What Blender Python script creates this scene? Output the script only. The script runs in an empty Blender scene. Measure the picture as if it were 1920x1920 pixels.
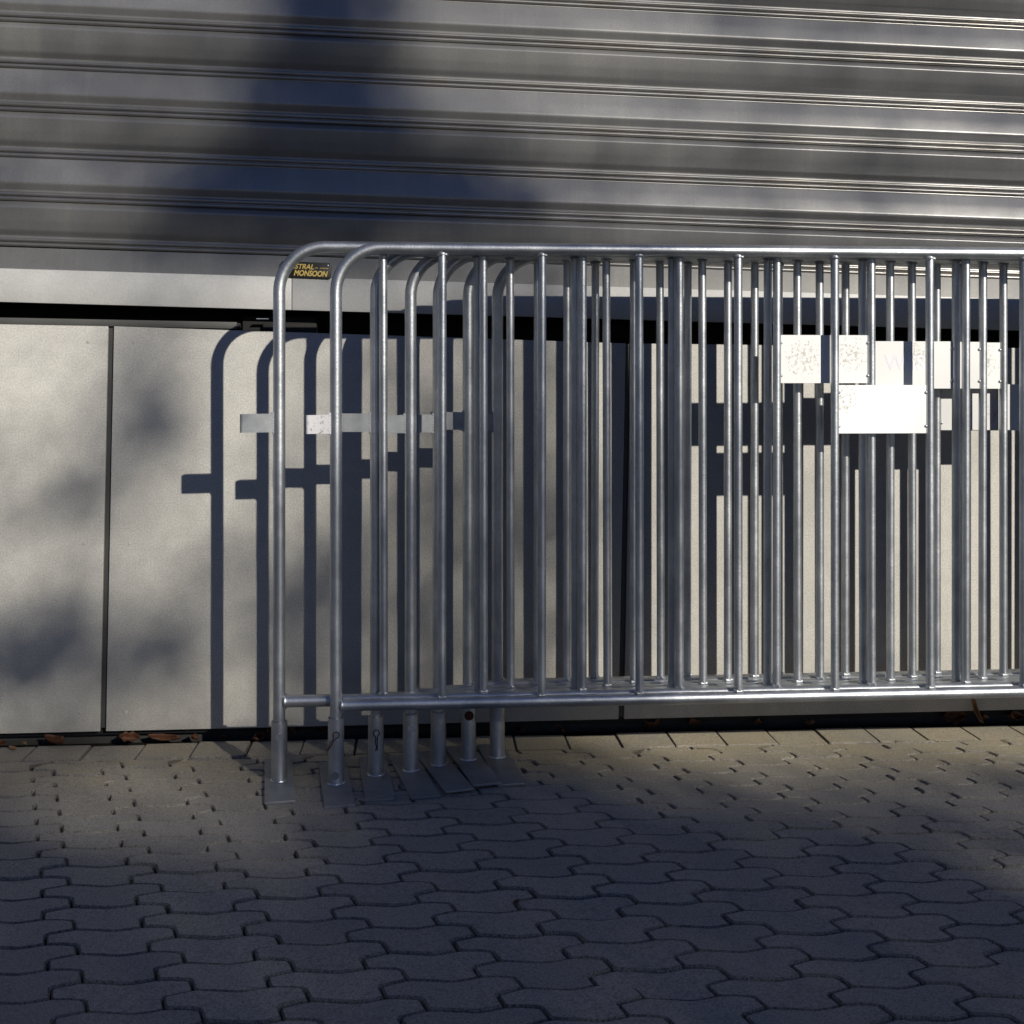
import bpy, bmesh, math, random
import numpy as np
from mathutils import Vector, Matrix

random.seed(11)
rng = np.random.default_rng(11)
S = bpy.context.scene
COL = S.collection

# ---------------------------------------------------------------- camera, sky, sun, exposure
cam_d = bpy.data.cameras.new('camera')
cam = bpy.data.objects.new('camera', cam_d)
COL.objects.link(cam)
cam.location = (0, -3.528, 1.05)
cam.rotation_euler = (math.radians(90), 0, math.radians(-4.3))
cam_d.sensor_width = 36
cam_d.lens = 36 * 2200 / 1920
cam_d.shift_y = -235 / 1920
cam_d.clip_end = 2000
S.camera = cam

SUN_TO = Vector((-.473, .787, -.395)).normalized()      # direction the light travels
SUN_EL = math.asin(-SUN_TO.z)
world = bpy.data.worlds.new('World')
S.world = world
world.use_nodes = True
wn = world.node_tree
bg = wn.nodes['Background']
sky = wn.nodes.new('ShaderNodeTexSky')
sky.sky_type = 'NISHITA'
sky.sun_disc = False
sky.sun_elevation = SUN_EL
sky.sun_rotation = math.atan2(-SUN_TO.x, -SUN_TO.y)
sky.dust_density = 0.1
sky.ozone_density = 2.0
tint = wn.nodes.new('ShaderNodeMix')
tint.data_type = 'RGBA'; tint.blend_type = 'MULTIPLY'
tint.inputs[0].default_value = 1
tint.inputs[7].default_value = (.76, .81, 1.20, 1)                # the camera's white balance is set for the sun
wn.links.new(sky.outputs[0], tint.inputs[6])
wn.links.new(tint.outputs[2], bg.inputs[0])
bg.inputs[1].default_value = 0.05

sun_d = bpy.data.lights.new('sun', 'SUN')
sun_d.energy = 5.0
sun_d.angle = math.radians(0.58)
sun_d.color = (1.0, 0.945, 0.84)
sun = bpy.data.objects.new('sun', sun_d)
COL.objects.link(sun)
sun.rotation_euler = SUN_TO.to_track_quat('-Z', 'Y').to_euler()
sun.location = (6, -10, 7)

S.view_settings.view_transform = 'Standard'
S.view_settings.look = 'None'
S.view_settings.gamma = 1
S.view_settings.exposure = 0.0
S.cycles.max_bounces = 8
S.cycles.use_denoising = True
S.cycles.denoising_prefilter = 'ACCURATE'
S.cycles.caustics_reflective = False
S.cycles.sample_clamp_indirect = 1.5

# ---------------------------------------------------------------- helpers
def link_mesh(name, me, parent=None, smooth=False):
    o = bpy.data.objects.new(name, me)
    COL.objects.link(o)
    if parent is not None:
        o.parent = parent
    if smooth:
        me.polygons.foreach_set('use_smooth', [True] * len(me.polygons))
    return o

def bm_mesh(name, bm, m, smooth=True, sharp=35):
    bmesh.ops.recalc_face_normals(bm, faces=bm.faces)
    me = bpy.data.meshes.new(name)
    bm.to_mesh(me)
    bm.free()
    me.materials.append(m)
    if smooth:
        me.polygons.foreach_set('use_smooth', [True] * len(me.polygons))
        me.set_sharp_from_angle(angle=math.radians(sharp))
    return me

def tag(o, label=None, cat=None, group=None, kind=None):
    if label: o['label'] = label
    if cat: o['category'] = cat
    if group: o['group'] = group
    if kind: o['kind'] = kind
    return o

def empty(name, loc=(0, 0, 0)):
    o = bpy.data.objects.new(name, None)
    COL.objects.link(o)
    o.location = loc
    o.empty_display_size = .1
    return o

def tube(bm, pts, r, n=20, caps=True):
    """a tube of radius r (number or list) along pts"""
    pts = [Vector(p) for p in pts]
    rad = r if isinstance(r, (list, tuple)) else [r] * len(pts)
    rings = []
    ref = None
    for i, p in enumerate(pts):
        if i == 0: t = pts[1] - p
        elif i == len(pts) - 1: t = p - pts[i - 1]
        else: t = (pts[i + 1] - p).normalized() + (p - pts[i - 1]).normalized()
        t.normalize()
        if ref is None:
            ref = Vector((0, 1, 0)) if abs(t.y) < .9 else Vector((1, 0, 0))
        a = (ref - t * ref.dot(t)).normalized()
        b = t.cross(a)
        ref = a
        rings.append([bm.verts.new(p + (a * math.cos(k * 2 * math.pi / n) + b * math.sin(k * 2 * math.pi / n)) * rad[i]) for k in range(n)])
    for A, B in zip(rings, rings[1:]):
        for k in range(n):
            bm.faces.new((A[k], A[(k + 1) % n], B[(k + 1) % n], B[k]))
    if caps:
        bm.faces.new(rings[0][::-1])
        bm.faces.new(rings[-1])

def box(bm, x0, x1, y0, y1, z0, z1, bev=0.0, seg=2):
    vs = [bm.verts.new((x, y, z)) for x in (x0, x1) for y in (y0, y1) for z in (z0, z1)]
    fs = [bm.faces.new([vs[i] for i in q]) for q in ((0, 1, 3, 2), (4, 6, 7, 5), (0, 4, 5, 1), (2, 3, 7, 6), (0, 2, 6, 4), (1, 5, 7, 3))]
    if bev:
        es = list({e for f in fs for e in f.edges})
        bmesh.ops.bevel(bm, geom=es, offset=bev, segments=seg, affect='EDGES', profile=.5)

def bead(bm, c, r_in, r_out, lump=.18, n=18, squash=.7, axis='z'):
    """a lumpy ring of weld metal round a bar"""
    rr = (r_out - r_in)
    rows = []
    ph = random.random() * 9
    for i in range(n):
        a = 2 * math.pi * i / n
        k = 1 + lump * (math.sin(3 * a + ph) + .6 * math.sin(5 * a + 2 * ph)) + random.uniform(-.12, .12)
        row = []
        for j in range(7):
            b = 2 * math.pi * j / 7
            R = r_in + rr * (.25 + .75 * math.cos(b)) * k
            z = rr * squash * math.sin(b) * k * 1.2
            row.append(bm.verts.new((c[0] + R * math.cos(a), c[1] + R * math.sin(a), c[2] + z)))
        rows.append(row)
    for i in range(n):
        A, B = rows[i], rows[(i + 1) % n]
        for j in range(7):
            bm.faces.new((A[j], B[j], B[(j + 1) % 7], A[(j + 1) % 7]))

class NT:
    def __init__(self, name):
        self.m = bpy.data.materials.new(name)
        self.m.use_nodes = True
        self.t = self.m.node_tree
        self.b = self.t.nodes['Principled BSDF']
        self.tc = self.n('TexCoord')
    def n(self, kind, **kw):
        d = self.t.nodes.new('ShaderNode' + kind)
        for k, v in kw.items():
            if k in d.inputs.keys() if not hasattr(d, k) else False: d.inputs[k].default_value = v
            else: setattr(d, k, v)
        return d
    def l(self, a, b): self.t.links.new(a, b)
    def noise(self, scale, detail=4, rough=.55, vec=None, sc=None, dist=0):
        d = self.n('TexNoise')
        d.inputs['Scale'].default_value = scale
        d.inputs['Detail'].default_value = detail
        d.inputs['Roughness'].default_value = rough
        d.inputs['Distortion'].default_value = dist
        src = vec or self.tc.outputs['Object']
        if sc:
            mp = self.n('Mapping')
            mp.inputs['Scale'].default_value = sc
            self.l(src, mp.inputs['Vector'])
            src = mp.outputs[0]
        self.l(src, d.inputs['Vector'])
        return d.outputs['Fac']
    def ramp(self, fac, stops, interp='LINEAR'):
        d = self.n('ValToRGB')
        e = d.color_ramp.elements
        d.color_ramp.interpolation = interp
        while len(e) < len(stops): e.new(.5)
        for x, (p, c) in zip(e, stops):
            x.position = p
            x.color = (*c, 1) if isinstance(c, (tuple, list)) else (c, c, c, 1)
        self.l(fac, d.inputs[0])
        return d.outputs[0]
    def mix(self, fac, a, b, mode='MIX'):
        d = self.n('Mix')
        d.data_type = 'RGBA'
        d.blend_type = mode
        for i, v in ((0, fac), (6, a), (7, b)):
            if isinstance(v, (int, float)): d.inputs[i].default_value = v
            elif isinstance(v, tuple): d.inputs[i].default_value = (*v, 1)
            else: self.l(v, d.inputs[i])
        return d.outputs[2]
    def math(self, op, a, b=0.0):
        d = self.n('Math')
        d.operation = op
        for i, v in ((0, a), (1, b)):
            if isinstance(v, (int, float)): d.inputs[i].default_value = v
            else: self.l(v, d.inputs[i])
        return d.outputs[0]
    def bump(self, h, strength, dist):
        d = self.n('Bump')
        d.inputs['Strength'].default_value = strength
        d.inputs['Distance'].default_value = dist
        self.l(h, d.inputs['Height'])
        self.l(d.outputs[0], self.b.inputs['Normal'])
    def set(self, **kw):
        names = dict(col='Base Color', rough='Roughness', metal='Metallic', spec='Specular IOR Level')
        for k, v in kw.items():
            i = self.b.inputs[names[k]]
            if isinstance(v, (int, float)): i.default_value = v
            elif isinstance(v, tuple): i.default_value = (*v, 1)
            else: self.l(v, i)
        return self

# ---------------------------------------------------------------- materials
def mat_galv(name, base, dark, metal=.9, r0=.3, r1=.5, scratch=True):
    m = NT(name)
    oi = m.n('ObjectInfo')
    add = m.n('VectorMath'); add.operation = 'ADD'
    m.l(m.tc.outputs['Object'], add.inputs[0])
    mul = m.n('VectorMath'); mul.operation = 'SCALE'
    comb = m.n('CombineXYZ')
    m.l(oi.outputs['Random'], comb.inputs[0]); m.l(oi.outputs['Random'], comb.inputs[1])
    m.l(comb.outputs[0], mul.inputs[0]); mul.inputs['Scale'].default_value = 7.0
    m.l(mul.outputs[0], add.inputs[1])
    v = add.outputs[0]
    big = m.noise(9, 3, .6, v)
    fine = m.noise(110, 4, .8, v)
    c = m.mix(m.ramp(big, [(.35, 0.), (.7, 1.)]), dark, base)
    c = m.mix(m.ramp(fine, [(.3, .55), (.62, 0.)]), c, tuple(x * .62 for x in base))
    if scratch:
        sp = m.noise(48, 5, .75, v)
        c = m.mix(m.ramp(sp, [(.66, 0.), (.72, .75)]), c, (.10, .09, .085))
        sc = m.noise(20, 4, .7, v)
        c = m.mix(m.ramp(sc, [(.69, 0.), (.75, .6)]), c, (.62, .64, .66))
    m.set(col=c, metal=metal, rough=m.math('ADD', m.math('MULTIPLY', fine, r1 - r0), m.math('ADD', m.math('MULTIPLY', big, .1), r0 - .05)))
    m.bump(m.noise(170, 3, .75, v), .3, .0014)
    return m.m

GALV = mat_galv('galvanised_steel', (.68, .70, .72), (.42, .445, .475), metal=.92, r0=.32, r1=.45)
GALV_DULL = mat_galv('weathered_zinc', (.58, .595, .61), (.30, .315, .335), metal=.5, r0=.5, r1=.7)
GALV_PLATE = mat_galv('foot_plate_zinc', (.29, .30, .315), (.20, .21, .225), metal=.4, r0=.45, r1=.65)

def mat_simple(name, col, rough=.6, metal=0., var=.15, scale=30):
    m = NT(name)
    f = m.noise(scale, 4)
    c = m.mix(f, tuple(x * (1 - var) for x in col), tuple(min(1, x * (1 + var)) for x in col))
    m.set(col=c, rough=rough, metal=metal)
    return m.m

# fibre cement panel
m = NT('panel_cement')
f1 = m.noise(2.2, 4, .6); f2 = m.noise(230, 4, .85); f3 = m.noise(24, 5, .65)
c = m.mix(m.ramp(f1, [(.3, 0.), (.7, 1.)]), (.525, .512, .475), (.60, .587, .546))
c = m.mix(m.ramp(f3, [(.35, .45), (.6, 0.)]), c, (.42, .408, .38))
low = m.n('SeparateXYZ'); m.l(m.tc.outputs['Object'], low.inputs[0])
splash = m.math('MULTIPLY', m.ramp(low.outputs[2], [(.03, .55), (.30, 0.)]), m.ramp(m.noise(9, 5, .7), [(.35, .2), (.65, 1.)]))
c = m.mix(splash, c, (.33, .305, .26))
c = m.mix(m.ramp(f2, [(.38, .75), (.56, 0.)]), c, (.30, .29, .27))
c = m.mix(m.ramp(f2, [(.56, 0.), (.68, .4)]), c, (.70, .68, .63))
st = m.noise(70, 4, .7)
c = m.mix(m.ramp(st, [(.74, 0.), (.78, .55)]), c, (.16, .14, .12))
m.set(col=c, rough=.72, spec=.3)
m.bump(f2, .12, .0008)
PANEL = m.m

# coated roller shutter slats, dusty and streaked
m = NT('shutter_coating')
f1 = m.noise(240, 4, .85)
strk = m.noise(14, 4, .7, sc=(1, .2, .05))
blot = m.noise(3, 4, .6)
c = m.mix(m.ramp(blot, [(.3, 0.), (.7, 1.)]), (.25, .248, .244), (.305, .302, .297))
c = m.mix(m.ramp(strk, [(.5, 0.), (.72, .3)]), c, (.44, .42, .38))
c = m.mix(m.ramp(f1, [(.38, .5), (.56, 0.)]), c, (.19, .188, .186))
spk = m.noise(85, 3, .6)
c = m.mix(m.ramp(spk, [(.76, 0.), (.79, .8)]), c, (.55, .53, .48))
m.set(col=c, rough=m.math('ADD', m.math('MULTIPLY', blot, .06), .31), metal=.42)
m.bump(f1, .06, .0005)
SHUTTER = m.m

# rubbed grime along the beads of the slats
m = NT('slat_bead_metal')
f1 = m.noise(5, 4, .7); f2 = m.noise(120, 3, .8)
c = m.mix(m.ramp(f1, [(.4, 0.), (.7, 1.)]), (.36, .355, .345), (.31, .285, .25))
c = m.mix(m.ramp(f2, [(.30, .25), (.45, 0.)]), c, (.2, .19, .17))
m.set(col=c, rough=.36, metal=.75)
BEADM = m.m

m = NT('bottom_rail_alu')
f1 = m.noise(2.5, 4, .6); f2 = m.noise(230, 4, .85); f3 = m.noise(30, 4, .7, sc=(1, 1, .1))
c = m.mix(f1, (.50, .497, .485), (.57, .567, .555))
c = m.mix(m.ramp(f2, [(.35, .4), (.62, 0.)]), c, (.27, .27, .265))
c = m.mix(m.ramp(f3, [(.62, 0.), (.75, .3)]), c, (.36, .32, .26))
m.set(col=c, rough=.5, metal=.15)
m.bump(f2, .1, .0006)
RAIL = m.m

# concrete pavers: every stone its own tone, sanded edges
m = NT('paver_concrete')
geo = m.n('NewGeometry')
rnd = geo.outputs['Random Per Island']
f1 = m.noise(210, 4, .85); f2 = m.noise(1.6, 4, .6); f3 = m.noise(45, 5, .7)
c = m.mix(rnd, (.36, .340, .308), (.46, .425, .372))
c = m.mix(m.ramp(f2, [(.35, 0.), (.65, .5)]), c, (.33, .315, .292))
c = m.mix(m.ramp(f3, [(.52, 0.), (.70, .6)]), c, (.21, .195, .17))
sx = m.n('SeparateXYZ'); m.l(m.tc.outputs['Object'], sx.inputs[0])
dust = m.math('MULTIPLY', m.ramp(m.math('ADD', sx.outputs[1], 1.0), [(.35, 0.), (.75, .8)]), m.ramp(m.noise(3.5, 5, .7), [(.3, .25), (.6, 1.)]))
c = m.mix(dust, c, (.47, .40, .26))                              # sand and moss blown up against the wall
c = m.mix(m.ramp(f1, [(.36, .85), (.55, 0.)]), c, (.15, .14, .127))
c = m.mix(m.ramp(f1, [(.56, 0.), (.70, .7)]), c, (.46, .43, .38))
m.set(col=c, rough=.9, spec=.25)
m.bump(f1, .8, .0022)
PAVER = m.m
m = NT('paver_edge_shade_dirt')                                         # bevels coloured darker to deepen their shade, with joint sand and dirt
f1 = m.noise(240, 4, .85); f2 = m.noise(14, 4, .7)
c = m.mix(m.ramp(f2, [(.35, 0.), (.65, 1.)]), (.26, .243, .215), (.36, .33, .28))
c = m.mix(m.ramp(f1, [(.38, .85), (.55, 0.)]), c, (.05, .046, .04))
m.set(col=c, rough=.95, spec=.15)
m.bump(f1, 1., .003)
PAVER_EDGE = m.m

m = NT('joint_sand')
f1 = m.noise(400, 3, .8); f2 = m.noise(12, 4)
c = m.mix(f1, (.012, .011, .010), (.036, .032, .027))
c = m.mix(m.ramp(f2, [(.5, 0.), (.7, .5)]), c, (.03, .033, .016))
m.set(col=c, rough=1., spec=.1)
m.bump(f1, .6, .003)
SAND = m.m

m = NT('yard_asphalt')
f1 = m.noise(300, 3, .8); f2 = m.noise(.6, 4)
m.set(col=m.mix(f1, (.04, .04, .04), (.09, .088, .084)), rough=.95, spec=.2)
ASPHALT = m.m

BLACK = mat_simple('dark_void_metal', (.012, .012, .012), .8)
PLINTH = mat_simple('bitumen_plinth', (.045, .045, .043), .85, var=.4, scale=60)
DARKTRIM = mat_simple('dark_grey_trim', (.062, .062, .059), .6, .1, var=.2, scale=200)
SIGNBLACK = mat_simple('sign_black', (.018, .017, .016), .45)
SIGNYELLOW = mat_simple('sign_yellow', (.72, .52, .14), .5)
SCREWM = mat_simple('screw_zinc', (.75, .75, .75), .3, .9)
RUST = mat_simple('rusted_steel', (.10, .035, .018), .8, .2, var=.6, scale=150)
DARKSTEEL = mat_simple('dark_steel_wire', (.03, .026, .025), .5, .6)
WIRE = mat_simple('pale_wire', (.35, .34, .34), .4, .3)
BARK = mat_simple('bark', (.07, .055, .04), .95, var=.4, scale=12)

def mat_plate(name, spots, k=1.):
    """white paint, flaked to grey metal round the given spots (x, z, radius in metres)"""
    m = NT(name)
    f1 = m.noise(95, 5, .8)
    c = m.mix(m.noise(3), (.86 * k, .86 * k, .845 * k), (.90 * k, .90 * k, .89 * k))
    for x, z, r in spots:
        d = m.n('VectorMath'); d.operation = 'DISTANCE'
        m.l(m.tc.outputs['Object'], d.inputs[0]); d.inputs[1].default_value = (x, -.001, z)
        near = m.ramp(m.math('DIVIDE', d.outputs['Value'], r), [(.25, .085), (1., 0.)])
        mask = m.ramp(m.math('ADD', f1, near), [(.585, 0.), (.635, .75)])
        c = m.mix(m.math('MULTIPLY', mask, m.ramp(near, [(0., 0.), (.03, 1.)])), c, (.40, .37, .33))
    m.set(col=c, rough=.42)
    return m.m
PLATE_CLEAN = mat_plate('white_plate_paint', [(.02, .03, .05)], .86)
PLATE_GREY = mat_plate('dull_plate_paint', [(.03, -.02, .03)], .74)
PLATE_WORN = mat_plate('flaking_plate_paint', [(-.060, .002, .066), (.072, .012, .060)], .90)
PLATE_CORNER = mat_plate('corner_flaked_plate_paint', [(-.125, .030, .075)])
m = NT('peeling_white_paint')
f = m.noise(60, 5, .75)
m.set(col=m.mix(m.ramp(f, [(.55, 0.), (.61, .8)]), (.72, .71, .72), (.14, .13, .14)), rough=.5)
PEEL = m.m
FAINT = mat_simple('faded_marker', (.74, .74, .80), .5)

def mat_leaf(name, a, b, trans=.0):
    m = NT(name)
    geo = m.n('NewGeometry')
    f = m.noise(60, 4)
    c = m.mix(f, a, b)
    c = m.mix(m.math('MULTIPLY', geo.outputs['Random Per Island'], .6), c, tuple(x * .6 for x in a))
    m.set(col=c, rough=.65)
    if trans: m.b.inputs['Transmission Weight'].default_value = 0
    return m.m
DRYLEAF = mat_leaf('dry_leaf', (.085, .03, .014), (.16, .065, .025))
DRYLEAF2 = mat_leaf('pale_dry_leaf', (.24, .12, .055), (.32, .19, .095))
GREENLEAF = mat_leaf('tree_leaf', (.05, .075, .025), (.09, .10, .035))

# ---------------------------------------------------------------- the ground
bm = bmesh.new()
box(bm, -150, 150, -200, 60, -.35, -.075)
tag(link_mesh('ground', bm_mesh('ground', bm, ASPHALT, False)), kind='structure')

bm = bmesh.new()
bmesh.ops.create_grid(bm, x_segments=1, y_segments=1, size=1)
for v in bm.verts:
    v.co = Vector((v.co.x * 6.0, -3.5 + v.co.y * 3.5, -.015))
tag(link_mesh('joint_bed', bm_mesh('joint_bed', bm, SAND, False)), kind='structure')

LA = Vector((.2030, -.0465)); LB = Vector((.0360, -.1030)); LO = Vector((.6285, -1.3427))
# outline of one stone in steps of the two repeat directions
_tA, _tC, _tF = (.30, -.38), (.99, -.683), (0., -.06)
_e1 = [(.52, -.412), (.70, -.428), (.86, -.552)]
_e2 = [(1.15, -.742), (1.30, -.746)]
OUT = [_tA] + _e1 + [_tC] + _e2 + [(1.30, -.38), (1.0, -.06), (.99, .317)] \
    + [(p, q + 1) for p, q in _e1[::-1]] + [(.30, .62)] + [(p - 1, q + 1) for p, q in _e2[::-1]] + [(-.01, .317), _tF]
OUT = [LA * p + LB * q for p, q in OUT]

def chaikin(P, k):
    R = []
    for i, p in enumerate(P):
        a, b = P[i - 1], P[(i + 1) % len(P)]
        ka = min(k, .0030 / max((p - a).length, 1e-6) + k * .18)
        kb = min(k, .0030 / max((p - b).length, 1e-6) + k * .18)
        R += [p + (a - p) * ka, p + (b - p) * kb]
    return R

def clip(P, ymax):
    R = []
    for i, p in enumerate(P):
        q = P[(i + 1) % len(P)]
        if p.y <= ymax: R.append(p)
        if (p.y <= ymax) != (q.y <= ymax):
            R.append(p + (q - p) * ((ymax - p.y) / (q.y - p.y)))
    return R

def area(P):
    return .5 * sum(p.x * q.y - q.x * p.y for p, q in zip(P, P[1:] + P[:1]))

def inset(P, d):
    R = []
    n = len(P)
    for i, p in enumerate(P):
        a = (p - P[i - 1]); b = (P[(i + 1) % n] - p)
        if a.length < 1e-6 or b.length < 1e-6:
            R.append(p.copy()); continue
        a.normalize(); b.normalize()
        na = Vector((-a.y, a.x)); nb = Vector((-b.y, b.x))
        m = na + nb
        m = m / max(m.length_squared, .5) * 2 if m.length > 1e-6 else na
        R.append(p + m * d * .5 * (1 if m.length < 3 else 3 / m.length) * 1.0)
    return R

EDGE_Y = -.150
bm = bmesh.new()
def stone(P, gap=.0024, chamf=.0078, zj=.0012):
    if area(P) < 0: P = P[::-1]
    P = [p for i, p in enumerate(P) if (p - P[i - 1]).length > 1e-4]
    if len(P) < 3 or area(P) < .0012: return
    c = sum(P, Vector((0, 0))) / len(P)
    z0 = random.gauss(0, zj); tx = random.gauss(0, .005); ty = random.gauss(0, .005)
    r = random.uniform(-.006, .006); j = Vector((random.gauss(0, .0007), random.gauss(0, .0007)))
    rot = lambda p: c + Matrix.Rotation(r, 2) @ (p - c) + j
    g = gap + random.uniform(0, .0008)
    L0 = [rot(p) for p in inset(P, g)]
    L1 = [rot(p) for p in inset(P, g + chamf * .35)]
    L2 = [rot(p) for p in inset(P, g + chamf * random.uniform(.9, 1.25))]
    ch = chamf * .95
    rings = []
    for L, z in ((L0, -.05), (L0, -ch), (L1, -ch * .48), (L2, 0.)):
        rings.append([bm.verts.new((p.x, p.y, z + z0 + (p.x - c.x) * tx + (p.y - c.y) * ty)) for p in L])
    n = len(L0)
    for A, B in zip(rings, rings[1:]):
        for i in range(n):
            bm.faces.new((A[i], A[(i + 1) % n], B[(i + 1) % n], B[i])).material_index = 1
    f = bm.faces.new(rings[-1])

for i in range(-40, 45):
    for j in range(-45, 45):
        o = LO + LA * i + LB * j
        if not (-4.1 < o.x < 4.9 and -4.6 < o.y < .2): continue
        P = chaikin([o + p for p in OUT], .22)
        P = clip(P, EDGE_Y)
        if len(P) > 2: stone(P)
# straight row of small blocks along the foot of the wall
x = -4.2
rb = random.Random(3)
while x < 5.0:
    w = .1535 + rb.uniform(-.003, .003)
    y1 = -.006 + rb.uniform(-.004, .003)
    P = [Vector((x, EDGE_Y + .001)), Vector((x + w, EDGE_Y + .001)), Vector((x + w, y1)), Vector((x, y1))]
    P = chaikin(P, .08)
    stone(P, .0012, .006, .002)
    x += w
bmesh.ops.triangulate(bm, faces=[f for f in bm.faces if len(f.verts) > 4])
me = bpy.data.meshes.new('paving')
bmesh.ops.recalc_face_normals(bm, faces=bm.faces)
bm.to_mesh(me); bm.free()
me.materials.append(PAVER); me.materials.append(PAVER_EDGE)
tag(link_mesh('paving', me), kind='structure')

# ---------------------------------------------------------------- the wall of panels
TILT = .0195
def top_z(x): return float(np.interp(x, [-4.2, -.93, .61, 3.8], [1.2763, 1.2277, 1.1815, 1.153]))
wall = tag(empty('panel_wall', (0, 0, 0)), 'pale cement panel wall with dark open joints below the roller shutter', 'wall')

def poly_slab(name, P, y0, y1, mat, parent, bev=.0015):
    bm = bmesh.new()
    A = [bm.verts.new((x, y0, z)) for x, z in P]
    B = [bm.verts.new((x, y1, z)) for x, z in P]
    bm.faces.new(A); bm.faces.new(B[::-1])
    n = len(P)
    for i in range(n):
        bm.faces.new((A[i], B[i], B[(i + 1) % n], A[(i + 1) % n]))
    if bev:
        bmesh.ops.bevel(bm, geom=list(bm.edges), offset=bev, segments=2, affect='EDGES', profile=.5)
    return link_mesh(name, bm_mesh(name, bm, mat), parent)

def bot_z(x): return .0390 + .0022 * x
joints = [-5.60, -4.045, -2.485, -.9285, .6095, 2.148, 3.70, 5.25]             # joint x at mid height
jm = .63
def jx(x, z): return x + TILT * (z - jm)
rv = bmesh.new()
for k in range(9):
    a = k * math.pi / 4.5
bmesh.ops.create_uvsphere(rv, u_segments=14, v_segments=8, radius=.0055)
for v in rv.verts: v.co = Vector((v.co.x, v.co.y * .25, v.co.z))
RIVET_ME = bm_mesh('rivet', rv, PANEL)
for a, b in zip(joints, joints[1:]):
    g = .0085
    P = []
    for (x, s) in ((a, g), (b, -g)):
        z0, z1 = bot_z(x), top_z(x)
        P.append((jx(x, z0) + s, z0)); P.append((jx(x, z1) + s, z1))
    P = [P[0], P[2], P[3], P[1]]
    pn = poly_slab('panel', P, 0.0, .010, PANEL, wall)
    for x, s in ((a, .0655), (b, -.0655)):
        for z in (top_z(x) - .047, .585 - .0195 * x * .2, bot_z(x) + .055):
            o = link_mesh('rivet', RIVET_ME, pn)
            o.location = (jx(x, z) + s, .0005, z)
# dark backing seen through the joints and the bitumen plinth below the panels
bm = bmesh.new(); box(bm, -5.7, 5.35, .030, .060, .02, 1.16)
link_mesh('joint_backing', bm_mesh('joint_backing', bm, BLACK, False), wall)
for x in joints:
    bm = bmesh.new(); box(bm, x - .02, x + .02, .0105, .014, .045, top_z(x) - .002)
    o = link_mesh('joint_strip', bm_mesh('joint_strip', bm, DARKTRIM, False), wall)
    for v in o.data.vertices: v.co.x += TILT * (v.co.z - jm)
bm = bmesh.new(); box(bm, -5.7, 5.35, .062, .12, -.12, .1)
link_mesh('plinth', bm_mesh('plinth', bm, PLINTH, False), wall)
bm = bmesh.new(); box(bm, -5.7, 5.35, .25, .45, -.06, 4.2)
link_mesh('wall_core', bm_mesh('wall_core', bm, BLACK, False), wall)
bm = bmesh.new(); box(bm, -5.7, 5.35, .0605, .2495, 1.0, 1.15)
link_mesh('sill_core', bm_mesh('sill_core', bm, BLACK, False), wall)
# grey angle strip on the panel tops, left of the lock
def strip(x0, x1, zt, zb, sl, y0, y1, mat, name, parent, bev=.001):
    return poly_slab(name, [(x0, zb - sl * x0), (x1, zb - sl * x1), (x1, zt - sl * x1), (x0, zt - sl * x0)], y0, y1, mat, parent, bev)
strip(-5.6, -.553, 1.2330, 1.2130, .0155, .001, .012, DARKTRIM, 'angle_strip', wall)
# floor of the gap: soil
bm = bmesh.new(); box(bm, -5.6, 5.3, -.004, .0615, -.11, -.016)
bmesh.ops.subdivide_edges(bm, edges=bm.edges, cuts=3)
tag(link_mesh('soil', bm_mesh('soil', bm, SAND, False)), kind='structure')

# ---------------------------------------------------------------- the roller shutter
shut = tag(empty('roller_shutter', (0, 0, 0)), 'grey metal roller shutter of ribbed horizontal slats above the panel wall', 'shutter')
SL = .0255
Z0 = 1.4280                                                       # lowest valley line at x=0
PITCH = .2610
def arc_prof(corners, r=.005, seg=5):
    out = []
    for i, (s, y) in enumerate(corners):
        p = Vector((s, y))
        if i in (0, len(corners) - 1): out.append((s, y)); continue
        a = (Vector(corners[i - 1]) - p); b = (Vector(corners[i + 1]) - p)
        k = min(r, a.length * .45, b.length * .45)
        A = p + a.normalized() * k; B = p + b.normalized() * k
        for t in range(seg + 1):
            t /= seg
            q = A * (1 - t) ** 2 + p * 2 * t * (1 - t) + B * t * t
            out.append((q.x, q.y))
    return out
def half_beads(s0, s1, y, h, n=2):
    out = []
    w = (s1 - s0) / n
    for k in range(n):
        a = s0 + k * w
        out.append((a + .0008, y - .0012))
        for t in range(9):
            u = t / 8
            out.append((a + .0014 + (w - .0028) * u, y + h * math.sin(math.pi * (.10 + .80 * u)) ** .8))
        out.append((a + w - .0008, y - .0012))
    return out
# one period, going DOWN from a valley line
B_ = arc_prof([(0, -.001), (.004, .001), (.035, .0122), (.0745, .0242), (.0945, .0120), (.1, .0120)], .0065)
P_ = half_beads(.1, .1275, .0125, .0058)
S_ = arc_prof([(.1275, .0090), (.1295, .0125), (.1455, .0330), (.185, .0225), (.212, .0120), (.2265, -.001), (.232, -.0010)], .0055)
V_ = half_beads(.232, PITCH - .0015, .0005, .0058)
prof = []
for k in range(-7, 1):                                            # k = 0 ends at the lowest valley
    zt = Z0 + PITCH * (1 - k) - PITCH
    top = Z0 - k * PITCH
    for part, mi in ((B_, 0), (P_, 1), (S_, 0), (V_, 1)):
        prof.append([(top + PITCH - s, y, mi) for s, y in part])
verts, faces, mats = [], [], []
XS = [-5.4, -3.4, -2, -1.2, -.6, 0, .6, 1.2, 2, 3.4, 5.2]
flat = [q for seg_ in prof for q in seg_]
rowi = []
for z, y, mi in flat:
    for x in XS:
        verts.append((x, -y + .004, z - SL * x))
n = len(XS)
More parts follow.
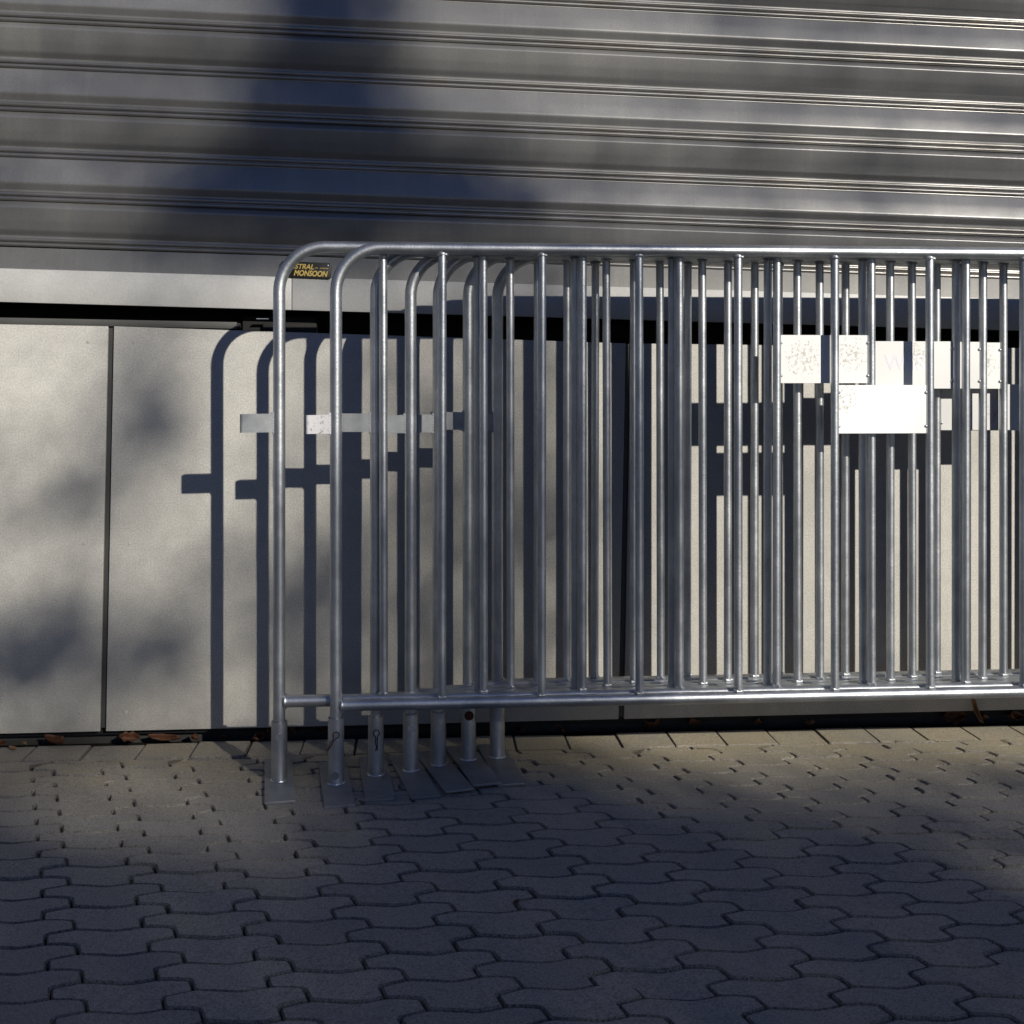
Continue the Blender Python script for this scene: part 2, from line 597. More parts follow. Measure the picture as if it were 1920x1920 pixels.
for r in range(len(flat) - 1):
    for k in range(n - 1):
        faces.append((r * n + k, (r + 1) * n + k, (r + 1) * n + k + 1, r * n + k + 1))
        mats.append(flat[r + 1][2] if flat[r][2] == flat[r + 1][2] else 1)
me = bpy.data.meshes.new('slat_curtain')
me.from_pydata(verts, [], faces)
me.materials.append(SHUTTER); me.materials.append(BEADM)
me.polygons.foreach_set('material_index', mats)
me.polygons.foreach_set('use_smooth', [True] * len(faces))
me.set_sharp_from_angle(angle=math.radians(40))
link_mesh('slat_curtain', me, shut)
# flat apron slat and the bright bottom rail, in two lengths that meet beside the sign
strip(-5.4, 5.2, Z0 + .001, 1.3600, .0240, .002, .010, SHUTTER, 'apron_slat', shut, .0)
RS = .0235
XJ = -.3905
strip(-5.4, XJ - .0008, 1.3665, 1.2680, RS, -.006, .0015, RAIL, 'bottom_rail', shut, .002)
strip(XJ + .0008, 5.2, 1.3665, 1.2680, RS, -.006, .0015, RAIL, 'bottom_rail', shut, .002)
strip(-5.4, 5.2, 1.2760, 1.2685, RS, .002, .05, BLACK, 'rubber_seal', shut, .0)
# lock box in the gap under the rail
bm = bmesh.new()
box(bm, -.545, -.325, .060, .12, 1.190, 1.262, .003)
box(bm, -.482, -.322, .040, .0595, 1.198, 1.24, .003)
box(bm, -.560, -.546, .014, .04, 1.220, 1.24, .002)
lb = link_mesh('lock_box', bm_mesh('lock_box', bm, BLACK), shut)
bm = bmesh.new(); box(bm, -.497, -.462, .014, .0295, 1.2515, 1.2535)
link_mesh('latch_edge', bm_mesh('latch_edge', bm, GALV, False), lb)

# name plate screwed to the rail
def sign_outline(x0, x1, z0, z1, r, n=6):
    P = []
    for cx, cz, a0 in ((x1 - r, z0 + r, -90), (x1 - r, z1 - r, 0), (x0 + r, z1 - r, 90), (x0 + r, z0 + r, 180)):
        for k in range(n + 1):
            a = math.radians(a0 + 90 * k / n)
            P.append((cx + r * math.cos(a), cz + r * math.sin(a)))
    return P
SGX, SGZ = -.3465, 1.3955
def sg(x, z): return (SGX + x + z * .05, SGZ + z - .036 * x)
sp = poly_slab('name_plate', [sg(x, z) for x, z in sign_outline(-.076, .072, -.0235, .0245, .007)], -.0105, -.0065, SIGNBLACK, shut, .0008)
def text_mesh(name, body, size, x, z, mat, y, parent, fn, shear=.22, off=.0, space=1.0, depth=.0006, width=None):
    cu = bpy.data.curves.new(name, 'FONT')
    cu.body = body; cu.size = size; cu.shear = shear; cu.offset = off; cu.space_character = space; cu.extrude = depth
    cu.resolution_u = 6
    tmp = bpy.data.objects.new(name, cu); COL.objects.link(tmp)
    bpy.context.view_layer.update()
    me = bpy.data.meshes.new_from_object(tmp.evaluated_get(bpy.context.evaluated_depsgraph_get()))
    bpy.data.objects.remove(tmp); bpy.data.curves.remove(cu)
    xs = [v.co.x for v in me.vertices]
    k = width / (max(xs) - min(xs)) if width else 1
    x_0 = min(xs)
    for v in me.vertices:
        px, pz = fn(x + (v.co.x - x_0) * k, z + v.co.y)
        v.co = Vector((px, y - v.co.z, pz))
    me.materials.clear(); me.materials.append(mat)
    return link_mesh(name, me, parent)
text_mesh('lettering', 'STRAL', .0205, -.0350, .0035, SIGNYELLOW, -.0108, sp, sg, off=.0006, width=.0560)
text_mesh('lettering', 'A', .0205, -.0487, .0035, SIGNYELLOW, -.0108, sp, sg, off=.0006, width=.0125)
text_mesh('lettering', 'MONSOON', .0225, -.0370, -.0165, SIGNYELLOW, -.0108, sp, sg, off=.0007, width=.0995)
bm = bmesh.new()
for i in range(13):
    if i in (3, 4): continue
    a = .0240 + i * .0030
    box(bm, a, a + .0022, -.0113, -.0108, .0068, .0088)
for v in bm.verts:
    q = sg(v.co.x, v.co.z); v.co.x, v.co.z = q
link_mesh('small_lettering', bm_mesh('small_lettering', bm, SIGNYELLOW, False), sp)
bm = bmesh.new(); bmesh.ops.create_uvsphere(bm, u_segments=14, v_segments=8, radius=.0036)
for v in bm.verts: v.co.y *= .6
sc = link_mesh('screw', bm_mesh('screw', bm, SCREWM), sp)
q = sg(.0615, .0165); sc.location = (q[0], -.0112, q[1])

# ---------------------------------------------------------------- the crowd barriers
R_T, R_B = .0160, .0112
ZB, ZT = .2105, 1.4165
NB, G1, GB = 10, .275, .2676
WID = 2 * G1 + GB * (NB - 1)
CR = .120
random.seed(5)

def frame_mesh():
    bm = bmesh.new()
    P = [(0, 0, .10), (0, 0, .5), (0, 0, 1.0)]
    for k in range(15):
        a = math.pi - k * math.pi / 28
        P.append((CR + CR * math.cos(a), 0, ZT - CR + CR * math.sin(a)))
    for k in range(1, 6): P.append((CR + (WID - 2 * CR) * k / 6, 0, ZT))
    for k in range(15):
        a = math.pi / 2 - k * math.pi / 28
        P.append((WID - CR + CR * math.cos(a), 0, ZT - CR + CR * math.sin(a)))
    P += [(WID, 0, 1.0), (WID, 0, .5), (WID, 0, .10)]
    tube(bm, P, R_T, 28)
    return bm_mesh('frame', bm, GALV)
def rail_mesh():
    bm = bmesh.new()
    tube(bm, [(R_T * .8, 0, ZB)] + [(WID * k / 8, 0, ZB) for k in range(1, 8)] + [(WID - R_T * .8, 0, ZB)], R_T, 28)
    for x in (R_T, WID - R_T):
        b2 = bmesh.new(); bead(b2, (0, 0, 0), R_T * .96, R_T * 1.26, n=24)
        for v in b2.verts: v.co = Vector((v.co.z + x, v.co.y, v.co.x + ZB))
        tmp = bpy.data.meshes.new('t'); b2.to_mesh(tmp); b2.free(); bm.from_mesh(tmp); bpy.data.meshes.remove(tmp)
    return bm_mesh('bottom_rail', bm, GALV)
def bar_mesh():
    bm = bmesh.new()
    tube(bm, [(0, 0, ZB + .008), (0, 0, .6), (0, 0, 1.0), (0, 0, ZT - .008)], R_B, 20)
    bead(bm, (0, 0, ZB + R_T + .0010), R_B * .98, R_B * 1.26, lump=.4, squash=1.1)
    bead(bm, (0, 0, ZT - R_T - .001), R_B * .98, R_B * 1.32, lump=.35)
    return bm_mesh('bar', bm, GALV)
FRAME_ME, RAIL_ME = frame_mesh(), rail_mesh()
BAR_MES = [bar_mesh() for _ in range(4)]

def hook_mesh(L, tilt):
    bm = bmesh.new()
    h, t, r = .0245, .0032, .0065
    path = [(-R_T * .55, -r), (-R_T * 1.2, -r), (-L + r, -r)]
    for k in range(1, 12):
        a = math.pi / 2 + k * math.pi / 12
        path.append((-L + r + r * math.cos(a), -r * math.sin(a)))
    path += [(-L + r, r), (-R_T * 1.2, r), (-R_T * .55, r)]
    ins = []
    for i, p in enumerate(path):
        a = Vector(path[max(i - 1, 0)]); b = Vector(path[min(i + 1, len(path) - 1)])
        d = (b - a).normalized(); nrm = Vector((-d.y, d.x))
        ins.append(Vector(p) + nrm * t)
    rows = []
    for p, q in zip(path, ins):
        rows.append([bm.verts.new((p[0], p[1], -h)), bm.verts.new((p[0], p[1], h)), bm.verts.new((q.x, q.y, h)), bm.verts.new((q.x, q.y, -h))])
    for A, B in zip(rows, rows[1:]):
        for k in range(4): bm.faces.new((A[k], A[(k + 1) % 4], B[(k + 1) % 4], B[k]))
    bm.faces.new(rows[0]); bm.faces.new(rows[-1][::-1])
    for v in bm.verts:                                           # weld line near the post, slight droop
        v.co.z += tilt * v.co.x
    # lumps of weld where it meets the post
    for k in range(7):
        z = -h + 2 * h * k / 6
        m4 = Matrix.Translation((-R_T * .98 + random.uniform(-.002, .002), -r - .001, z)) @ Matrix.Diagonal((.0045, .0035, .006, 1))
        bmesh.ops.create_icosphere(bm, subdivisions=1, radius=1, matrix=m4)
    return bm_mesh('hook', bm, GALV_DULL)

def hexbolt(r, h):
    bm = bmesh.new()
    bmesh.ops.create_cone(bm, cap_ends=True, segments=6, radius1=r, radius2=r * .9, depth=h, matrix=Matrix.Rotation(math.pi / 2, 4, 'X'))
    bmesh.ops.create_cone(bm, cap_ends=True, segments=16, radius1=r * 1.25, radius2=r * 1.25, depth=h * .35, matrix=Matrix.Translation((0, h * .5, 0)) @ Matrix.Rotation(math.pi / 2, 4, 'X'))
    return bm

RS_ = .0212
def sleeve_mesh(ztop, zbase, weld):
    bm = bmesh.new()
    # open topped tube with wall
    n = 28
    prof_ = [(RS_, zbase), (RS_, ztop), (RS_ - .003, ztop + .0005), (RS_ - .0034, ztop - .02)]
    rows = [[bm.verts.new((r * math.cos(2 * math.pi * k / n), r * math.sin(2 * math.pi * k / n), z)) for k in range(n)] for r, z in prof_]
    for A, B in zip(rows, rows[1:]):
        for k in range(n): bm.faces.new((A[k], A[(k + 1) % n], B[(k + 1) % n], B[k]))
    bead(bm, (0, 0, zbase + .001), RS_ * .98, RS_ * 1.12, lump=.3, n=30)
    return bm_mesh('foot', bm, GALV)

def plate_foot(L_f, L_b, w, yaw, pitch):
    bm = bmesh.new()
    box(bm, -w / 2, w / 2, -L_f, L_b, 0, .0065, .0012)
    Mx = Matrix.Rotation(yaw, 4, 'Z') @ Matrix.Rotation(pitch, 4, 'X')
    bmesh.ops.transform(bm, matrix=Mx, verts=bm.verts)
    return bm_mesh('foot_plate', bm, GALV_PLATE)

def clip_mesh(rot):
    """R-shaped spring clip"""
    bm = bmesh.new()
    P = []
    for k in range(14):
        a = math.radians(-60 + k * 300 / 13)
        P.append(Vector((.0085 * math.cos(a), 0, .0085 * math.sin(a))))
    leg1 = [Vector((-.001, .0005, -.014)), Vector((-.003, .0005, -.026)), Vector((.001, .0005, -.038)), Vector((-.002, .0005, -.048))]
    leg0 = [Vector((.003, -.0006, -.046)), Vector((.0025, -.0006, -.030)), Vector((.003, -.0006, -.016))]
    P = leg0 + P + leg1
    Rm = Matrix.Rotation(rot, 3, 'Y')
    P = [Rm @ p for p in P]
    tube(bm, P, .0013, 8)
    return bm

def plate_mesh(w, h, mat):
    bm = bmesh.new()
    box(bm, -w / 2, w / 2, -.001, .001, -h / 2, h / 2, .0005, 1)
    return bm_mesh('sign_plate', bm, mat, False)

nb = bmesh.new()
bmesh.ops.create_uvsphere(nb, u_segments=12, v_segments=8, radius=.0038)
for v in nb.verts: v.co.y *= .7
NUT_ME = bm_mesh('weld_tack', nb, GALV)

Y0 = -.4098
# x of the left post, y behind the front one, rise, plate height, plate paint, foot yaw, foot front length, foot rise, pitch, sleeve top, fixing
BAR = [
 ('front', -.2307, .000, .000, .9885, PLATE_CORNER, 7.5, .172, .000, .00, .178, 'clip_rusty'),
 ('left', -.3822, .031, .005, 1.1205, PLATE_WORN, 7.5, .165, .001, .00, .163, 'pin'),
 ('third', -.1286, .062, .000, 1.1105, PLATE_CLEAN, 5.5, .195, .000, .00, .163, 'clip'),
 ('fourth', -.0357, .092, .000, 1.1105, PLATE_CLEAN, 11, .218, .000, .00, .161, 'pin'),
 ('fifth', .0403, .122, .000, 1.1100, PLATE_WORN, 13.5, .226, .004, -.012, .155, 'pin'),
 ('sixth', .1241, .152, .003, .9880, PLATE_GREY, 11, .220, .007, -.012, .168, 'bolt'),
 ('back', .2066, .182, .000, .9885, PLATE_GREY, 6, .232, .002, .00, .170, None)]
LABELS = {
 'front': 'frontmost galvanised barrier, low white plate flaking at one corner, rusty spring clip on its foot',
 'left': 'galvanised barrier reaching farthest left of the stack, its hook clear of the others',
 'third': 'galvanised barrier with a dark spring clip on its foot and faint plate letters',
 'fourth': 'middle galvanised barrier, fourth from the front, its flat foot plate skewed to the right',
 'fifth': 'galvanised barrier with a lifted foot plate, just before the one with the red bolt',
 'sixth': 'galvanised barrier with a rusty red bolt head in its foot sleeve',
 'back': 'rearmost galvanised barrier, nearest the panel wall, its foot sleeve without any pin',
}
for key, px, dy, dz, pz, pmat, yaw, lf, fz, fp, st, fix in BAR:
    b = tag(empty('crowd_barrier', (px, Y0 + dy, 0)), LABELS[key], 'barrier', 'crowd barriers stacked along the panel wall')
    b.rotation_euler = (0, 0, math.radians(random.uniform(-.08, .08)))
    fr = link_mesh('frame', FRAME_ME, b); fr.location.z = dz
    rl = link_mesh('bottom_rail', RAIL_ME, b); rl.location.z = dz
    for k in range(NB):
        o = link_mesh('bar', random.choice(BAR_MES), b)
        o.location = (G1 + GB * k + random.gauss(0, .0012), random.gauss(0, .0006), dz)
        o.rotation_euler = (0, random.gauss(0, .0012), 0)
    hk = link_mesh('hook', hook_mesh(.076 if key == 'front' else random.uniform(.099, .105), random.uniform(-.02, .02)), b)
    hk.location = (0, 0, .951 + random.uniform(-.003, .003) + dz)
    if key == 'front': hk.data.materials[0] = PEEL
    if key == 'front': hk['label'] = 'hook with peeling paint'
    # plate between the fifth and sixth bars
    xa = G1 + GB * 4; xb = G1 + GB * 5
    pl = link_mesh('sign_plate', plate_mesh(GB - 2 * R_B + .001, .132, pmat), b)
    pl.location = ((xa + xb) / 2, -.002, pz + dz)
    for sx in (-1, 1):
        for sz in (-1, 1):
            o = link_mesh('weld_tack', NUT_ME, pl)
            o.location = (sx * (GB / 2 - R_B - .001), -.003, sz * (.045 if key != 'front' else .046))
    if key == 'third':
        text_mesh('faded_lettering', 'WSS', .060, -.072, -.014, FAINT, -.0012, pl, lambda x, z: (x, z), shear=.0, off=.001, depth=.0003, width=.115)
    # feet
    for side in (0, 1):
        ft = link_mesh('foot', sleeve_mesh(st if side == 0 else .165, fz + .006, True), b)
        ft.location = (WID * side, 0, 0)
        fpl = link_mesh('foot_plate', plate_foot(lf, .352 - lf, .0765, math.radians(yaw), fp), ft)
        fpl.location = (0, 0, fz)
        if side: continue
        if fix == 'pin':
            bm = bmesh.new()
            bmesh.ops.create_cone(bm, cap_ends=True, segments=20, radius1=.0098, radius2=.0092, depth=.004, matrix=Matrix.Rotation(math.pi / 2, 4, 'X'))
            o = link_mesh('pin', bm_mesh('pin', bm, GALV), ft); o.location = (.0015, -RS_ - .0005, st - .036)
        elif fix == 'bolt':
            o = link_mesh('bolt', bm_mesh('bolt', hexbolt(.0105, .008), RUST), ft); o.location = (.001, -RS_ - .004, .1385)
            o['label'] = 'rusty red bolt head'
        elif fix:
            rusty = fix == 'clip_rusty'
            o = link_mesh('spring_clip', bm_mesh('spring_clip', clip_mesh(.55 if rusty else .0), RUST if rusty else DARKSTEEL), ft)
            o.location = (.002, -RS_ - .002, st - .040)
            bm = bmesh.new()
            bmesh.ops.create_cone(bm, cap_ends=True, segments=16, radius1=.006, radius2=.0055, depth=.005, matrix=Matrix.Rotation(math.pi / 2, 4, 'X'))
            o = link_mesh('pin', bm_mesh('pin', bm, GALV), ft); o.location = (.002, -RS_ - .0005, st - .040)
            if rusty:
                bm = bmesh.new()
                bmesh.ops.create_cone(bm, cap_ends=True, segments=18, radius1=.0105, radius2=.0105, depth=.0015, matrix=Matrix.Rotation(math.pi / 2, 4, 'X'))
                o = link_mesh('plug', bm_mesh('plug', bm, GALV_PLATE), ft); o.location = (-.001, -RS_ + .0002, .031)

# ---------------------------------------------------------------- fallen leaves and a loop of wire
def leaf_mesh(L, W, curl, mat, seed, lobes=0):
    r = random.Random(seed)
    bm = bmesh.new()
    nu, nv = 12, 7
    grid = []
    for i in range(nu):
        u = i / (nu - 1)
        w = W * (math.sin(math.pi * min(1, u * .96 + .03)) ** .75) * (1 + (.28 * math.sin(u * 17 + seed) if lobes else .08 * math.sin(u * 23 + seed)))
        row = []
        for j in range(nv):
            v = j / (nv - 1) * 2 - 1
            z = curl * (abs(v) ** 1.6) * W * 1.2 + curl * L * .35 * (u - .45) ** 2 * 2.2 + r.uniform(-.0012, .0012)
            row.append(bm.verts.new((L * (u - .5), w * v * .5 * (1 - .3 * curl * abs(v)), z)))
        grid.append(row)
    for i in range(nu - 1):
        for j in range(nv - 1):
            bm.faces.new((grid[i][j], grid[i + 1][j], grid[i + 1][j + 1], grid[i][j + 1]))
    me = bm_mesh('fallen_leaf', bm, mat, True, 80)
    return me
def leaf(x, y, z, L, W, curl, rot, mat, label, seed, lobes=0, group='dry leaves blown into the gap under the panel wall'):
    o = bpy.data.objects.new('fallen_leaf', leaf_mesh(L, W, curl, mat, seed, lobes)); COL.objects.link(o)
    o.location = (x, y, z); o.rotation_euler = rot
    md = o.modifiers.new('thickness', 'SOLIDIFY'); md.thickness = .0006
    tag(o, label, 'leaf', group)
    return o
random.seed(23)
leaf(-.866, .010, .010, .060, .034, .5, (.95, .1, .15), DRYLEAF, 'large crumpled orange brown leaf standing in the gap right of the left panel joint', 3, 1)
leaf(-.765, .012, .004, 0.092, .026, .55, (.75, .05, -.08), DRYLEAF, 'long arched reddish brown leaf lying beside the large crumpled one', 4)
leaf(-1.075, -.002, .004, .06, .026, .8, (.5, .1, -.2), DRYLEAF, 'curled brown leaf over the second block joint from the left, in the gap', 5)
leaf(1.645, .034, .016, .07, .05, .45, (1.25, 0, .1), DRYLEAF, 'largest orange leaf standing deep in the gap at the right', 6, 1)
leaf(1.700, -.006, .050, .075, .018, .9, (1.45, 1.25, .0), DRYLEAF2, 'narrow rusty leaf leaning upright against the panel edge at the right', 7)
leaf(1.835, .022, .012, .05, .035, .6, (1.0, .3, .3), DRYLEAF, 'brown leaf in the gap at the right edge of the picture', 8)
SMALL = 'small dry brown leaf lying in the dark gap under the panel wall'
for k, (x, y, z, L) in enumerate([(-1.225, .0, .006, .03), (-1.155, -.006, .005, .028), (-1.185, -.04, .002, .03), (-.665, .004, .006, .045),
      (-.60, .006, .006, .03), (-.50, .004, .006, .05), (-.46, .03, .01, .05), (-.38, .03, .012, .06), (-.31, .034, .012, .05),
      (.30, .03, .0, .05), (.42, .034, .0, .045), (.70, .03, .004, .06), (.83, .033, .006, .07), (1.02, .03, .006, .04), (1.20, .035, .0, .04), (1.76, .03, .01, .05), (-.70, .036, .02, .03)]):
    L *= .8
    leaf(x, y, z, L, L * random.uniform(.45, .7), random.uniform(.5, 1), (random.uniform(.2, 1.1), random.uniform(-.4, .4), random.uniform(-1.5, 1.5)),
         random.choice((DRYLEAF, DRYLEAF, DRYLEAF2)), SMALL, 30 + k, k % 2)
leaf(.187, -1.154, .002, .013, .008, .6, (.2, .1, .6), DRYLEAF, 'tiny reddish leaf scrap in a paver joint, alone in front of the barriers', 91, 0, None)
bm = bmesh.new()
rw = random.Random(8)
for k in range(26):
    a = rw.uniform(0, 6.28); l = rw.uniform(.010, .024); w = .0022
    p = Vector((rw.uniform(-.012, .012), rw.uniform(-.006, .006), -.012))
    d = Vector((math.cos(a) * .7, math.sin(a) * .7, rw.uniform(.5, 1.1))).normalized()
    q = d.cross(Vector((0, 0, 1))).normalized() * w
    m1 = p + d * l * .55; t1 = p + d * l + Vector((0, 0, -.002))
    vs = [bm.verts.new(v) for v in (p - q * .4, p + q * .4, m1 + q, t1, m1 - q)]
    bm.faces.new(vs)
o = link_mesh('weed', bm_mesh('weed', bm, GREENLEAF))
o.location = (.588, -.651, 0)
tag(o, 'small dark weed tuft growing from a paver joint in front of the barriers', 'weed')
bm = bmesh.new()
P = []
for k in range(40):
    a = k / 39 * math.pi * 1.55 + .7
    P.append((-.075 + .085 * math.cos(a) + .012 * math.sin(3 * a), -.555 + .030 * math.sin(a), .0115 + .004 * math.sin(a * 2)))
P += [(-.02, -.60, .006), (.06, -.597, .004), (.16, -.585, .004)]
P = [Vector(p) for p in P]
tube(bm, P, .0006, 6)
tag(link_mesh('wire_loop', bm_mesh('wire_loop', bm, WIRE)), 'thin pale loop of wire lying across a foot plate and the pavers', 'wire')

# ---------------------------------------------------------------- the tree across the yard that dapples the wall
# where its shade falls, as (x, z, two half axes, depth of leaves) on the plane of the wall
BLOBS = [
    (-0.293, 2.170, 0.165, 0.004, 0.000, -0.191, 3.507),
    (-0.324, 1.963, 0.181, 0.004, 0.000, -0.175, 3.507),
    (-0.324, 1.788, 0.220, 0.003, 0.000, -0.175, 3.912),
    (-0.214, 1.671, 0.383, 0.005, 0.000, -0.150, 4.2),
    (-0.48, 1.555, 0.29, 0.003, 0.000, -0.120, 4.0),
    (0.009, 1.585, 0.302, 0.025, 0.006, -0.095, 3.0),
    (-0.371, 1.483, 0.330, 0.003, 0.000, -0.051, 1.204),
    (0.233, 1.588, 0.161, 0.002, 0.000, -0.072, 0.916),
    (-0.023, 1.362, 0.478, 0.003, 0.000, -0.064, 0.357),
    (-0.776, 1.105, 0.098, -0.046, -0.072, -0.157, 0.95),
    (-0.868, 0.901, 0.121, -0.050, -0.063, -0.160, 1.3),
    (-0.968, 0.698, 0.086, -0.033, -0.039, -0.110, 1.7),
    (-1.067, 0.276, 0.350, -0.006, 0.000, -0.150, 2.4),
    (-0.729, 0.318, 0.139, -0.002, 0.000, -0.126, 0.693),
    (-0.308, 0.36, 0.21, -0.002, 0.000, -0.36, 1.1),
    (0.115, 0.62, 0.29, -0.002, 0.000, -0.56, 1.1),
    (0.362, 0.607, 0.178, -0.002, 0.000, -0.677, .8),
    (-0.776, 0.067, 0.463, -0.010, 0.000, -0.063, 0.598),
    (-1.158, 0.746, 0.152, -0.001, 0.000, -0.156, 0.357),
    (-1.032, -0.041, 0.553, -0.022, -0.038, -0.045, 2.6),
    (-1.247, -0.213, 0.196, -0.008, -0.081, -0.144, 1.386),
    (-0.195, -0.120, 0.383, -0.015, -0.165, -0.142, 3.2),
]
EDGE_X = [-1.564, -1.349, -1.323, -1.160, -0.921, -0.608, -0.317, -0.032, 0.120, 0.360, 0.780]
EDGE_Z = [-0.090, -0.230, -0.370, -0.450, -0.435, -0.354, -0.271, -0.261, -0.291, -0.400, -0.95]
def leaf_depth(x, z):
    d = np.where(x > .45, .04, .20)
    for cx, cz, ax, az, bx, bz, k in BLOBS:
        det = ax * bz - az * bx
        p = ((x - cx) * bz - (z - cz) * bx) / det
        q = (-(x - cx) * az + (z - cz) * ax) / det
        d += k * np.exp(-(p * p + q * q) ** 1.5 * .7)
    up = 1 / (1 + np.exp(-np.clip((z - 1.42) / .02, -30, 30)))
    d += up * (.42 / (1 + np.exp(np.clip((x + .62) / .08, -30, 30))) + .80 / (1 + np.exp(-np.clip((x - .75) / .22, -30, 30))) + .35 * np.clip((1.85 - z) / .3, 0, 1) * (x > .3))
    e = np.interp(x, EDGE_X, EDGE_Z) + .035 * (x > -.5)
    d += (4.0 + .6 / (1 + np.exp((x + 1.50) / .08)) + 1.2 * np.exp(-((x + .45) / .35) ** 2 - ((z + .42) / .16) ** 2)) / (1 + np.exp(-np.clip((e - z) / (.045 + .055 * np.clip(x * 4, 0, 1)), -30, 30)))
    d += 1 / (1 + np.exp(-np.clip((x - .36) / .06, -30, 30))) * (1.35 / (1 + np.exp(-np.clip((-.20 - z) / .04, -30, 30))) + .6 / (1 + np.exp(-np.clip((-.50 - z) / .06, -30, 30))))
    out = np.maximum.reduce([-1.9 - x, x - 2.1, z - 2.5, -1.15 - z]) / .25
    w = np.clip(out, 0, 1)
    return d * (1 - w) + 1.5 * w
tree = tag(empty('tree', (9.0, -15.8, -.075)), 'leafy tree across the yard whose soft shade falls on the shutter', 'tree')
def proj_area(x, z):                                              # small leaves over the yard in view, coarse ones beyond
    far = np.maximum.reduce([-1.9 - x, x - 2.1, z - 2.5, -1.15 - z]) > 0
    return np.where(far, .0050, .0010), far
CX0, CX1, CZ0, CZ1 = -4.6, 5.2, -4.6, 3.8
n = int((CX1 - CX0) * (CZ1 - CZ0) * .787 * 5.4 / .0010)
xs = rng.uniform(CX0, CX1, n); zs = rng.uniform(CZ0, CZ1, n)
inside = ((xs - .3) / 4.9) ** 2 + ((zs + .4) / 4.2) ** 2 < 1 + .18 * np.sin(xs * 4) * np.cos(zs * 3)
pa, far = proj_area(xs, zs)
keep = inside & (rng.uniform(0, 5.4, n) < leaf_depth(xs, zs) * .0010 / pa)
xs, zs, far = xs[keep], zs[keep], far[keep]; n = len(xs)
t = 20 + 3.5 * np.clip(rng.normal(0, .5, n), -1, 1) * np.sqrt(np.clip(1 - ((xs - .3) / 5.2) ** 2, .1, 1))
s_ = np.array(SUN_TO)
ROOT = np.array([9.0, -15.8, -.075])
C3 = np.stack([xs, np.zeros(n), zs], 1) - s_ * t[:, None] - ROOT
d1 = rng.normal(size=(n, 3)); d1 /= np.linalg.norm(d1, axis=1)[:, None]
d2 = np.cross(d1, rng.normal(size=(n, 3))); d2 /= np.linalg.norm(d2, axis=1)[:, None]
L = (rng.uniform(.060, .088, n) * np.where(far, 2.3, 1.))[:, None]; W = L * .62
V = np.stack([C3 - d1 * L * .55, C3 + d2 * W * .5, C3 + d1 * L * .6, C3 - d2 * W * .5], 1).reshape(-1, 3)
me = bpy.data.meshes.new('crown')
me.vertices.add(4 * n); me.vertices.foreach_set('co', V.ravel())
me.loops.add(4 * n); me.loops.foreach_set('vertex_index', np.arange(4 * n))
me.polygons.add(n); me.polygons.foreach_set('loop_start', np.arange(0, 4 * n, 4)); me.polygons.foreach_set('loop_total', np.full(n, 4))
me.update(); me.materials.append(GREENLEAF)
link_mesh('crown', me, tree)
def limb_pt(x, z, t): 
    p = Vector((x, 0, z)) - SUN_TO * t
    return p - Vector(ROOT)
bm = bmesh.new()
tube(bm, [(0, 0, 0), (.03, .02, .6), (.0, .05, 2.2), (.05, 0, 3.8), (.12, .02, 5.4)], [.30, .23, .20, .18, .14], 16)
tube(bm, [(.12, .02, 5.3), limb_pt(-.55, -1.4, 20), limb_pt(-.45, -.75, 20), limb_pt(-.2, -.2, 20.2), limb_pt(0.1, .5, 20.4), limb_pt(-.25, 1.55, 20.2), limb_pt(-.3, 2.6, 20)], [.12, .09, .06, .04, .03, .025, .01], 10)
tube(bm, [(.06, 0, 4.6), limb_pt(.9, -1.9, 20.5), limb_pt(2.4, -.9, 21.2), limb_pt(3.0, .6, 21.4), limb_pt(2.8, 2.2, 21)], [.11, .08, .055, .04, .01], 10)
tube(bm, [(.06, 0, 4.8), limb_pt(-1.4, -1.8, 19.5), limb_pt(-2.4, -.6, 19), limb_pt(-2.7, .8, 18.6), limb_pt(-2.4, 2.3, 19)], [.10, .07, .05, .03, .01], 10)
link_mesh('trunk', bm_mesh('trunk', bm, BARK), tree)

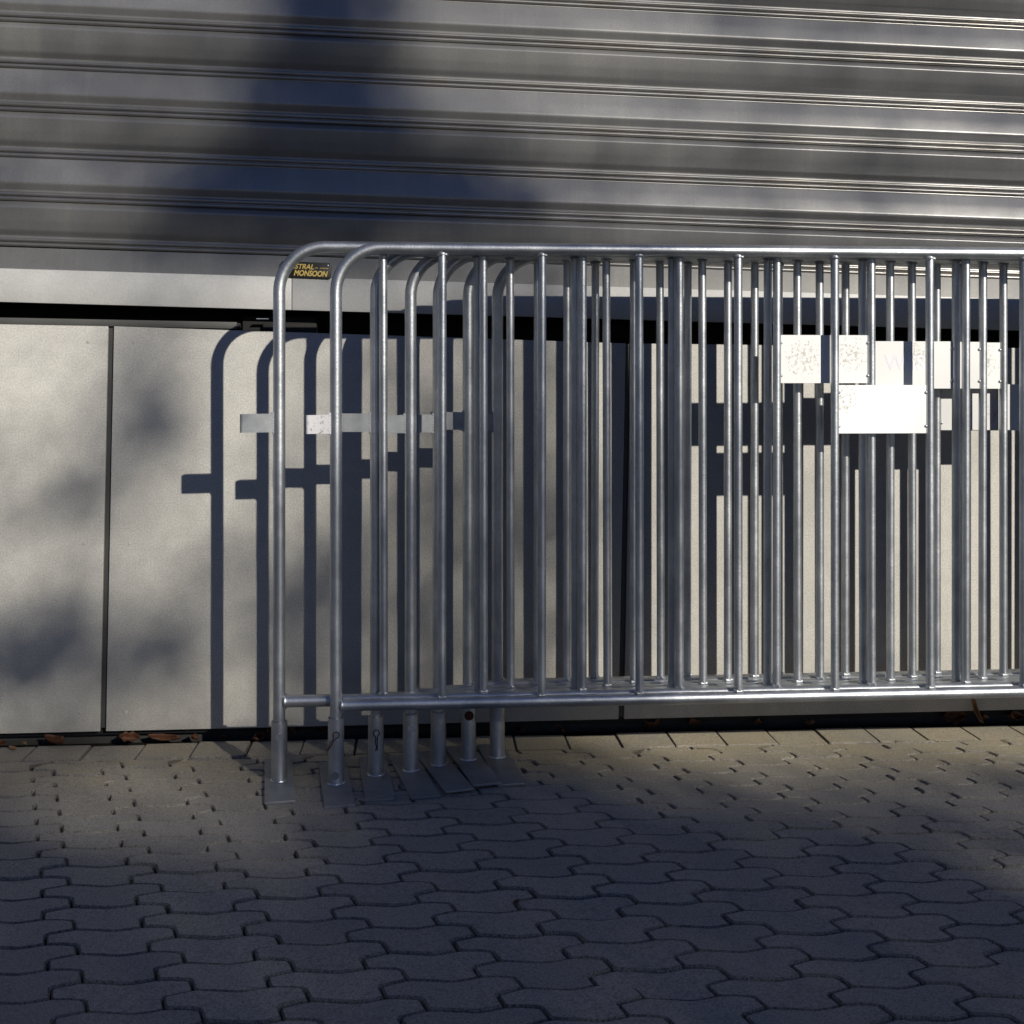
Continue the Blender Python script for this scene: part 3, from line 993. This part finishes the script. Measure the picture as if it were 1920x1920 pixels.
# unseen trees added beside it to keep the low sky off the wall
rr = np.random.default_rng(5)
n = 8000
p = rr.normal(size=(n, 3)); p /= np.linalg.norm(p, axis=1)[:, None]
p *= (rr.uniform(.25, 1, n) ** .45)[:, None]
p *= (1 + .16 * np.sin(p[:, :1] * 7 + 1) * np.cos(p[:, 2:] * 6))
C3 = p * np.array([3.5, 3.2, 3.6]) + np.array([0, 0, 5.6])
d1 = rr.normal(size=(n, 3)); d1 /= np.linalg.norm(d1, axis=1)[:, None]
d2 = np.cross(d1, rr.normal(size=(n, 3))); d2 /= np.linalg.norm(d2, axis=1)[:, None]
L = rr.uniform(.16, .26, n)[:, None]; W = L * .6
V = np.stack([C3 - d1 * L * .55, C3 + d2 * W * .5, C3 + d1 * L * .6, C3 - d2 * W * .5], 1).reshape(-1, 3)
me = bpy.data.meshes.new('crown')
me.vertices.add(4 * n); me.vertices.foreach_set('co', V.ravel())
me.loops.add(4 * n); me.loops.foreach_set('vertex_index', np.arange(4 * n))
me.polygons.add(n); me.polygons.foreach_set('loop_start', np.arange(0, 4 * n, 4)); me.polygons.foreach_set('loop_total', np.full(n, 4))
me.update(); me.materials.append(GREENLEAF)
bm = bmesh.new()
tube(bm, [(0, 0, 0), (.02, .03, .6), (.05, 0, 2.4), (.0, .05, 4.2), (.1, 0, 6.5)], [.28, .2, .17, .14, .05], 16)
for a in range(5):
    q = Vector((math.cos(a * 1.3), math.sin(a * 1.3), 0))
    tube(bm, [(.02, .03, 3.2 + .25 * a), q * .9 + Vector((0, 0, 4.4 + .2 * a)), q * 2.3 + Vector((0, 0, 5.6 + .3 * a))], [.09, .06, .02], 8)
tm = bm_mesh('trunk', bm, BARK)
for x, y, rz, lb in ((-14.5, -12.5, .4, 'unseen round crowned tree added to block low sky, at the left end of the row'),
                     (-7.0, -14.5, 1.9, 'unseen round crowned tree added to block low sky, second from the left end of the row'),
                     (1.0, -17.5, 3.4, 'unseen round crowned tree added to block low sky, left of the dappling one'),
                     (16.5, -14.0, 5.0, 'unseen round crowned tree added to block low sky, at the right end of the row')):
    o = tag(empty('tree', (x, y, -.075)), lb, 'tree', 'unseen trees added across the yard to block low sky')
    o.rotation_euler.z = rz
    link_mesh('crown', me, o); link_mesh('trunk', tm, o)
